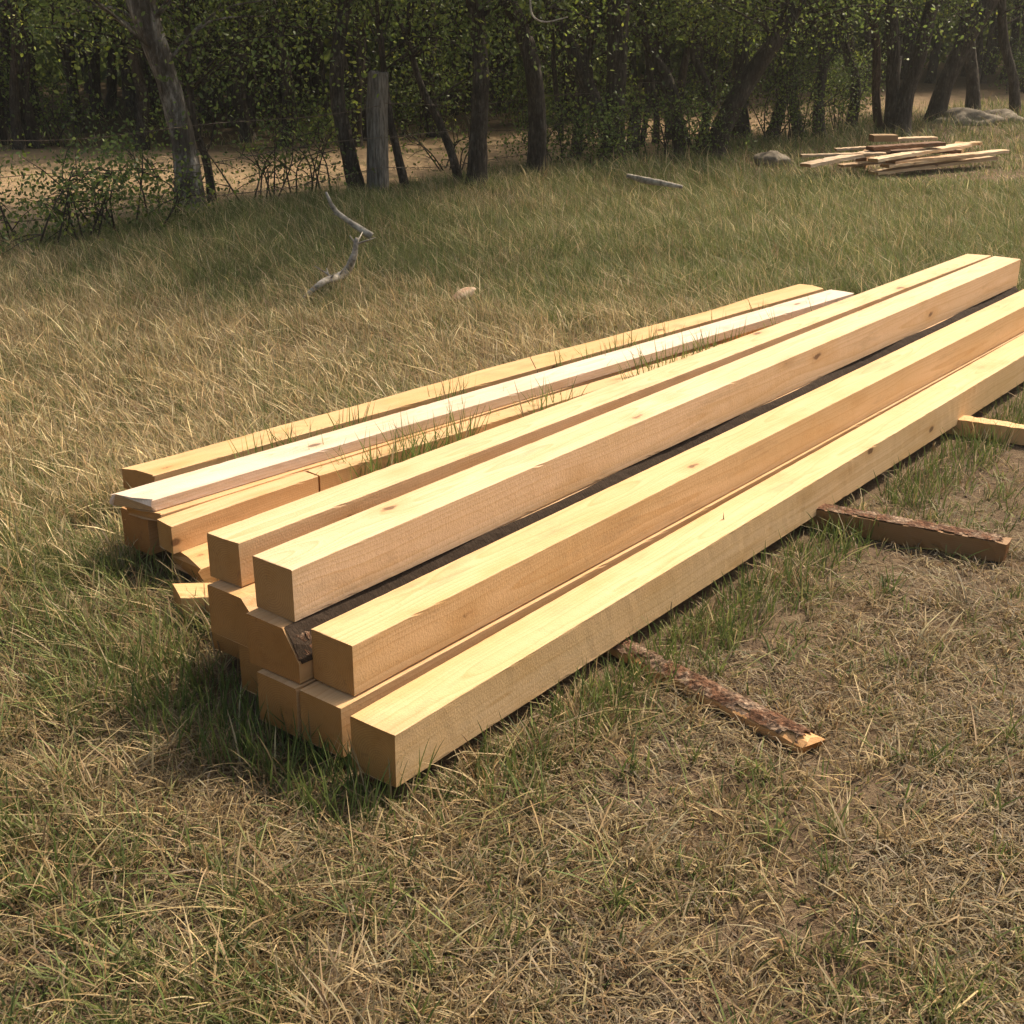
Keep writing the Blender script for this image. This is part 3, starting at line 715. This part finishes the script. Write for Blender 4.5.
branch("dead_branch", [at_y(372, 236, 9.9), at_y(350, 222, 9.9), at_y(335, 210, 9.9), at_y(326, 192, 9.9)], [.028, .022, .018, .008], "bleached", "thin curved dead limb lying above the bleached branch in the grass", "branch", 62, 2)
branch("fallen_log", [at_z(628, 176, .16), at_z(650, 181, .15), at_z(682, 187, .12)], [.022, .035, .018], "bleached", "pale fallen log lying in the grass below the forked trunk", "log", 63)
branch("hanging_twig", [at_y(530, -10, 11.5), at_y(532, 14, 11.5), at_y(545, 22, 11.5), at_y(568, 17, 11.5)], [.008, .008, .007, .004], "bleached", "pale bare twig curling down at the top of the view", "twig", 64)
def lump(name, base, size, seed, mat, label, cat, flat=.7, sub=4):
    bm = bmesh.new(); bmesh.ops.create_icosphere(bm, subdivisions=sub, radius=1); r = np.random.default_rng(seed); off = r.random(3) * 50
    from mathutils import noise
    for v in bm.verts:
        d = noise.noise(v.co * 1.3 + Vector(off)) * .35 + noise.noise(v.co * 4 + Vector(off)) * .10 + noise.noise(v.co * 11) * .03
        v.co = Vector((v.co.x * size[0], v.co.y * size[1], v.co.z * size[2])) * (1 + d)
        if v.co.z < -size[2] * .3: v.co.z = -size[2] * .3
    me = bpy.data.meshes.new(name); bm.to_mesh(me); bm.free(); me.materials.append(M[mat])
    me.polygons.foreach_set("use_smooth", [True] * len(me.polygons))
    o = bpy.data.objects.new(name, me); col.objects.link(o); o.location = base; tag(o, label, cat); return o
for i, (u_, v_, sz, lb) in enumerate((((968), 124, (.50, .35, .17), "pale rounded boulder in the grass right of the slanting stout trunk"), (1000, 122, (.34, .3, .16), "smaller boulder beside the pale rounded one, under the right trees"), (772, 164, (.2, .2, .11), "small brown boulder half hidden in grass left of the far heap"))):
    b = at_z(u_, v_, 0); lump("boulder", Vector((b.x, b.y, .03)), sz, 80 + i, "stone", lb, "boulder")
b = at_z(462, 309, 0); c = lump("wood_chunk", Vector((b.x, b.y, .085)), (.09, .05, .03), 90, "red_chunk", "reddish split chunk of wood caught in the dry grass", "wood chunk", sub=3)
c.rotation_euler = (.2, -.35, .3)

# ------------------------------------------------------------------ grass
STRAW = np.array([(.42, .315, .165), (.36, .265, .135), (.32, .25, .145), (.50, .40, .235), (.25, .165, .085), (.36, .29, .175)])
GREEN = np.array([(.115, .15, .038), (.155, .185, .05), (.09, .125, .033), (.19, .20, .068), (.25, .24, .09)])
def blades(x, y, h, wd, lx, ly, lean, curl, rgb, r, seg=3, head=None, z0=None):
    n = len(x); z = (ground_z(x, y) if z0 is None else z0) - .008
    ts = {2: [0, .55, 1], 3: [0, .38, .74, 1], 4: [0, .3, .6, .85, 1]}[seg]
    fa = r.uniform(0, 2 * math.pi, n); wx = np.cos(fa); wy = np.sin(fa)
    V = []; prof = {2: [1, .75], 3: [.9, 1, .6], 4: [.9, 1, .85, .5]}[seg]; hp = {2: [.5, 1.1], 3: [.4, .4, 1.7], 4: [.3, .28, .5, 1.7]}[seg]
    for k, t in enumerate(ts):
        off = lean * t + curl * t * t; vert = h * (t - .28 * np.clip(lean + curl, 0, 1.6) * t * t)
        cx = x + lx * off * h; cy = y + ly * off * h; cz = z + np.maximum(vert, .004)
        if k == len(ts) - 1: V.append(np.stack([cx, cy, cz], -1))
        else:
            p = prof[k] if head is None else np.where(head, hp[k], prof[k])
            V += [np.stack([cx - wx * wd * p * .5, cy - wy * wd * p * .5, cz], -1), np.stack([cx + wx * wd * p * .5, cy + wy * wd * p * .5, cz], -1)]
    m = len(V); V = np.stack(V, 1).reshape(-1, 3); i = np.arange(n)[:, None] * m
    T = []
    for k in range(len(ts) - 2): T += [[2 * k, 2 * k + 1, 2 * k + 3], [2 * k, 2 * k + 3, 2 * k + 2]]
    T.append([m - 3, m - 2, m - 1])
    T = np.concatenate([i + np.array([q]) for q in T], 0)
    return V, T, np.repeat(rgb, m, axis=0)
def join(parts):
    V, T, G = [], [], []; n = 0
    for v, t, g in parts: V.append(v); T.append(t + n); G.append(g); n += len(v)
    return np.concatenate(V), np.concatenate(T), np.concatenate(G)
def frustum_points(n, y0, y1, r, power=1.0, pad=.25):
    """points on the ground inside the view wedge, denser near the eye"""
    t = r.random(n); y = y0 * (y1 / y0) ** t if power == 1 else (y0 ** (1 - power) + t * (y1 ** (1 - power) - y0 ** (1 - power))) ** (1 / (1 - power))
    half = y * .415 + pad + .65; x = r.uniform(-1, 1, n) * half
    return x, y
def in_pile(x, y, grow=0.):
    u, v = to_pile(x, y)
    m = (u > -.055 - grow) & (u < 6.1) & (v > -.37 - grow) & (v < .57 + grow) & ~((u < .12 - grow) & (v < -.22))
    m |= (u > .42) & (u < 5.5) & (v > -1.6 + (u - .42) * .075) & (v < -1.40 + (u - .42) * .085)
    m |= (u > .42) & (u < 5.2) & (v > -1.2 + (u - .42) * .085) & (v < -.74 + (u - .42) * .06)
    return m
def green_amount(x, y):
    g = .06 + .03 * sst(5.5, 4., y) + .33 * sst(.5, .72, fbm(x, y, 1.1, 31)) + .25 * sst(.55, .75, fbm(x, y, 3.5, 35))
    u, v = to_pile(x, y)
    g = g + .75 * np.exp(-(((x + 1.45) / .5) ** 2 + ((y - 3.95) / .75) ** 2))            # lush by the left ends
    g = g + .45 * np.exp(-(((x + .9) / .5) ** 2 + ((y - 2.2) / .4) ** 2))
    g = g + .35 * np.exp(-((v - .70) / .2) ** 2) * (u > .2)                              # strip along the nearest timber
    g = g + .10 * sst(4.5, 6., y) + .62 * sst(6.6, 10., y + .30 * x) + .30 * sst(.0, 2.5, x) * sst(5.5, 8., y) + .30 * sst(.9, 1.6, x) * sst(5.2, 4.2, y) * sst(3., 3.8, y)
    return np.clip(g, 0, 1)
def pick(pal, n, r, v=.18): return pal[r.integers(0, len(pal), n)] * r.uniform(1 - v, 1 + v, (n, 1)) * r.normal(1, .03, (n, 3))

def tufts(nc, y0, y1, r, power, pad, m, spread):
    """tuft centres in the view wedge and m blades round each: x, y, outward direction, tuft index"""
    cx, cy = frustum_points(nc, y0, y1, r, power, pad)
    k = np.repeat(np.arange(nc), m); dx, dy = r.normal(0, 1, nc * m), r.normal(0, 1, nc * m)
    sp = spread * np.repeat(r.uniform(.5, 1.4, nc), m)
    return cx[k] + dx * sp, cy[k] + dy * sp, dx, dy, k
def meadow():
    r = np.random.default_rng(1000)
    dry, grn = [], []
    # --- foreground: short, trampled, in tufts
    nc = 12500; x, y, dx, dy, k = tufts(nc, 1.75, 6.2, r, 1.6, .25, 9, .022)
    u, v = to_pile(x, y); n = len(x); q = r.random(nc)
    cover = fbm(x, y, 2.6, 41) + .5 * fbm(x, y, 9, 42)
    left = sst(.15, -.95, x + .30 * (y - 3)) * sst(1.9, 3.4, y + (-x) * .35)
    keep = ~in_pile(x, y) & ~((v < -1.45) & (y > 4.4)) & (cover > .49 + .28 * q[k] - .25 * left)
    tall = np.clip(.85 * left + .62 * np.exp(-((v - .70) / .17) ** 2), 0, 1) * (1 - .75 * ((u < 0) & (u > -.5) & (v > -.35) & (v < .7)))
    gr = q[k] * .999 % .1 * 10 < .04 + green_amount(x, y) * .62
    tb = r.uniform(.62, 1.3, nc)[k]; hh = r.uniform(.6, 1.3, nc)[k]
    h = ((.026 + .05 * r.random(n) ** 1.5) * (1 - tall) + tall * r.uniform(.05, .15, n)) * hh
    lx = dx * .8 + r.normal(0, .4, n) - .35 * left; ly = dy * .8 + r.normal(0, .4, n)
    lean = r.uniform(.0, .6, n); curl = r.uniform(0, .7, n) + np.where(gr, 0, .5 * r.random(n))
    wd = np.where(gr, r.uniform(.0032, .0064, n), r.uniform(.0026, .0056, n))
    for m, out, pal in ((gr & keep, grn, GREEN), (~gr & keep, dry, STRAW * .80 * np.array([1.05, 1., .90]))):
        c = m.sum(); out.append(blades(x[m], y[m], h[m], wd[m], lx[m], ly[m], lean[m], curl[m], pick(pal, c, r) * tb[m][:, None], r, 4))
    # --- bigger green tufts
    nt = 430; tx, ty = frustum_points(nt, 1.8, 6.0, r, 1.5); kk = ~in_pile(tx, ty, .02) & (r.random(nt) < .15 + green_amount(tx, ty)); tx, ty = tx[kk], ty[kk]
    m = 20; x = np.repeat(tx, m) + r.normal(0, .02, len(tx) * m); y = np.repeat(ty, m) + r.normal(0, .02, len(tx) * m); th = np.repeat(r.uniform(.05, .15, len(tx)), m)
    n = len(x); a = r.uniform(0, 6.28, n)
    kk = ~in_pile(x, y)
    B = blades(x[kk], y[kk], (th * r.uniform(.5, 1.1, n))[kk], r.uniform(.003, .0058, n)[kk], np.cos(a)[kk], np.sin(a)[kk], r.uniform(.05, .6, n)[kk], r.uniform(0, .6, n)[kk], pick(GREEN, n, r)[kk], r, 4); grn.append(B)
    # --- big dead tufts with long curling blades
    nt = 210; tx, ty = frustum_points(nt, 1.8, 5.2, r, 1.5); kk = ~in_pile(tx, ty, .05) & (r.random(nt) < .35 + .65 * (tx < .1)); tx, ty = tx[kk], ty[kk]
    m = 26; x = np.repeat(tx, m) + r.normal(0, .03, len(tx) * m); y = np.repeat(ty, m) + r.normal(0, .03, len(tx) * m); th = np.repeat(r.uniform(.06, .15, len(tx)), m); n = len(x); tb = np.repeat(r.uniform(.65, 1.25, len(tx)), m)
    a = np.repeat(r.uniform(0, 6.28, len(tx)), m) + r.normal(0, .9, n); kk = ~in_pile(x, y)
    dry.append(blades(x[kk], y[kk], (th * r.uniform(.5, 1.1, n))[kk], r.uniform(.003, .006, n)[kk], np.cos(a)[kk], np.sin(a)[kk], r.uniform(.0, .45, n)[kk], r.uniform(.2, 1.2, n)[kk], (pick(STRAW, n, r) * tb[:, None])[kk], r, 4))
    # --- lush clumps against the left ends of the boards
    nt = 210; cu = r.uniform(-.75, .62, nt); cv = r.uniform(-1.75, -.34, nt); th = r.uniform(.09, .20, nt) * sst(-.8, -.1, cu) ; kk = th > .05; cu, cv, th = cu[kk], cv[kk], th[kk]
    m = 20; cu = np.repeat(cu, m) + r.normal(0, .035, len(th) * m); cv = np.repeat(cv, m) + r.normal(0, .035, len(th) * m); th = np.repeat(th, m)
    x = A0[0] + DU[0] * cu + DW[0] * cv; y = A0[1] + DU[1] * cu + DW[1] * cv; kk = ~in_pile(x, y, .01); x, y, th = x[kk], y[kk], th[kk]; n = len(x); a = r.uniform(0, 6.28, n)
    grn.append(blades(x, y, th * r.uniform(.5, 1.1, n), r.uniform(.003, .006, n), np.cos(a) - .3, np.sin(a), r.uniform(.0, .38, n), r.uniform(0, .6, n), np.where((r.random(n) < .7)[:, None], pick(GREEN, n, r), pick(STRAW, n, r)), r, 4))
    # --- shoots coming up between the boards
    for (u0, u1, va, vb, cnt, h0, h1) in ((.55, 4.6, -1.33, -.93, 640, .22, .37), (.75, 4.6, -.84, -.56, 1250, .22, .42), (.55, 4.4, -1.02, -.80, 160, .24, .36), (-.1, 5.6, .585, .80, 3000, .04, .15), (-.25, .02, .1, .6, 420, .07, .2), (-.3, .05, -.5, .1, 500, .08, .2)):
        t = r.random(cnt) ** 1.0; cl = fbm(np.arange(cnt) * 0 + t * 5, t * 0, 3., 50); u = u0 + t * (u1 - u0); v = va + (vb - va) * np.where(va < -.5, t + r.normal(0, .05, cnt), r.random(cnt)); ok = cl > (.45 if va < -.4 and u1 > 1 else .3)
        u, v = u[ok], v[ok]; n = len(u); x = A0[0] + DU[0] * u + DW[0] * v; y = A0[1] + DU[1] * u + DW[1] * v; a = r.uniform(0, 6.28, n)
        gg = r.random(n) < .88; c = np.where(gg[:, None], pick(GREEN[:3] * (1.45 if va < -.5 else .95), n, r), pick(STRAW, n, r))
        grn.append(blades(x, y, r.uniform(h0, h1, n), r.uniform(.0045, .008, n) if va < -.5 else r.uniform(.003, .0052, n), np.cos(a), np.sin(a), r.uniform(0, .3, n), r.uniform(0, .35, n), c, r, 4))
    # seed stems standing against the nearest timber
    for px, py, hh in ((727, 565, .24), (660, 610, .16), (640, 618, .18), (604, 575, .0), (930, 455, .14)):
        if hh:
            q = at_z(px, py + 12, 0); n = 5; grn.append(blades(q.x + r.normal(0, .02, n), q.y + r.normal(0, .02, n), hh * r.uniform(.6, 1.1, n), np.full(n, .0065), np.full(n, -.2), np.full(n, .1), r.uniform(0, .2, n), r.uniform(0, .2, n), pick(STRAW * .42, n, r), r, 4, np.ones(n, bool)))
    # --- meadow behind the stack
    for (nc, mm, sp, y0, y1, seg, w0, w1, hmin, hmax) in ((27000, 9, .035, 4.0, 8.0, 3, .0020, .0040, .06, .17), (29000, 9, .045, 7.6, 14.5, 2, .0028, .0050, .08, .21), (9000, 9, .07, 13.5, 25, 2, .006, .010, .09, .25)):
        x, y, dx, dy, k = tufts(nc, y0, y1, r, 1.3, .5, mm, sp); u, v = to_pile(x, y); n = len(x); q = r.random(nc)
        keep = ~in_pile(x, y) & ((v < -1.1) | (u > 6.0) | ((v > .7) & (u > 4))) & (y > 4)
        keep &= r.random(nc)[k] < np.clip(1 - 1.1 * clearing(x, y), .12, 1) * (1 - .93 * woods(x, y))
        pl = fbm(x, y, 1.3, 61); tb = r.uniform(.60, 1.32, nc)[k]
        gr = q[k] < np.clip(green_amount(x, y) * 1.0 + .5 * (fbm(x, y, .8, 66) - .5), .03, .92)
        gr = np.where(r.random(n) < .12, ~gr, gr)
        cl = clearing(x, y); rs = sst(1.5, 3., x) * sst(8.5, 5.5, y)                        # shorter, worn to the right of the stack
        heap = np.exp(-(((x - 4.75) / 1.35) ** 4 + ((y - 15.2) / 1.3) ** 4))
        h = r.uniform(hmin, hmax, n) * (.5 + .85 * pl) * (1 - .75 * cl) * (1 - .6 * rs) * (1 - .72 * heap) * r.uniform(.7, 1.25, nc)[k]
        lx = dx * .7 + r.normal(-.5, .6, n); ly = dy * .6 + r.normal(.1, .5, n)        # combed to the left by the wind
        lean = r.uniform(.0, .55, n); curl = r.uniform(0, .9, n) ** 1.5; hd = (r.random(n) < .32) & ~gr
        h = np.where(hd, h * 1.25, h)
        wd = r.uniform(w0, w1, n)
        for m, out, pal in ((gr & keep, grn, GREEN * 1.05), (~gr & keep, dry, STRAW * 1.14 * np.array([1., 1., .97]))):
            c = m.sum(); out.append(blades(x[m], y[m], h[m], wd[m], lx[m], ly[m], lean[m], curl[m], pick(pal, c, r) * (tb[m] * np.where(hd[m], 1.3, 1.))[:, None], r, seg, hd[m]))
    V, T, G = join(dry); o = fast_mesh("dry_grass", V, T, M["grass"], G); tag(o, "dry straw coloured grass all over the meadow", "grass", kind="stuff")
    V, T, G = join(grn); o = fast_mesh("green_grass", V, T, M["grass"], G); tag(o, "green grass blades and tufts among the dry grass", "grass", kind="stuff")
    # --- crumbs of soil and small stones
    n = 13000; x, y = frustum_points(n, 1.7, 6., r, 1.7); k = ~in_pile(x, y, .01) & (fbm(x, y, 5., 81) > .36); x, y = x[k], y[k]; n = len(x)
    sz = .0022 + .0065 * r.random(n) ** 4; O = np.array([(1, 0, 0), (0, 1, 0), (-1, 0, 0), (0, -1, 0), (0, 0, .75), (0, 0, -.75)], float)
    V = (O[None] * sz[:, None, None] * r.uniform(.6, 1.3, (n, 6, 1)) + r.normal(0, .0006, (n, 6, 3)) + np.stack([x, y, ground_z(x, y) + sz * .4], -1)[:, None, :]).reshape(-1, 3)
    i = np.arange(n)[:, None] * 6; T = np.concatenate([i + np.array([q]) for q in ((0, 1, 4), (1, 2, 4), (2, 3, 4), (3, 0, 4), (1, 0, 5), (2, 1, 5), (3, 2, 5), (0, 3, 5))], 0)
    pal = np.array([(.12, .08, .05), (.19, .135, .09), (.16, .11, .07), (.30, .25, .19), (.14, .1, .065)])
    o = fast_mesh("soil_crumbs", V, T, M["crumb"], np.repeat(pick(pal, n, r), 6, axis=0)); tag(o, "loose crumbs of brown soil and small stones", "soil crumbs", kind="stuff")
    # --- flattened straw on the soil
    n = 78000; x, y = frustum_points(n, 1.7, 7., r, 1.7); k = ~in_pile(x, y, .01) & (fbm(x, y, 3., 71) > .30 + .24 * r.random(n)); x, y = x[k], y[k]; n = len(x)
    a = r.uniform(0, 6.28, n); L = r.uniform(.03, .16, n) * r.uniform(.4, 1, n); cv = r.normal(0, .5, n); wd = r.uniform(.0016, .0042, n); P = []
    z = ground_z(x, y); lift = r.random(n) ** 2 * .03
    for t in (0, .33, .67, 1.):
        aa = a + cv * (t - .5) * 2; cx = x + np.cos(aa) * L * (t - .5); cy = y + np.sin(aa) * L * (t - .5); cz = z + .004 + lift * (.4 + 2.4 * t * (1 - t)) + r.normal(0, .003, n)
        ws = wd * (.6 if t in (0, 1.) else 1); tx, ty = -np.sin(aa) * ws * .5, np.cos(aa) * ws * .5
        P += [np.stack([cx - tx, cy - ty, cz], -1), np.stack([cx + tx, cy + ty, cz], -1)]
    V = np.stack(P, 1).reshape(-1, 3); i = np.arange(n)[:, None] * 8
    T = np.concatenate([i + np.array([[2 * q, 2 * q + 1, 2 * q + 3, 2 * q + 2]]) for q in range(3)], 0)
    pal = np.concatenate([STRAW * .68 * np.array([1.05, 1., .9]), STRAW * .36, np.array([(.20, .14, .085), (.30, .24, .16)])])
    o = fast_mesh("straw_litter", V, T, M["grass"], np.repeat(pick(pal, n, r), 8, axis=0), 4); tag(o, "flattened dead straw strewn over the bare soil", "litter", kind="stuff")
meadow()
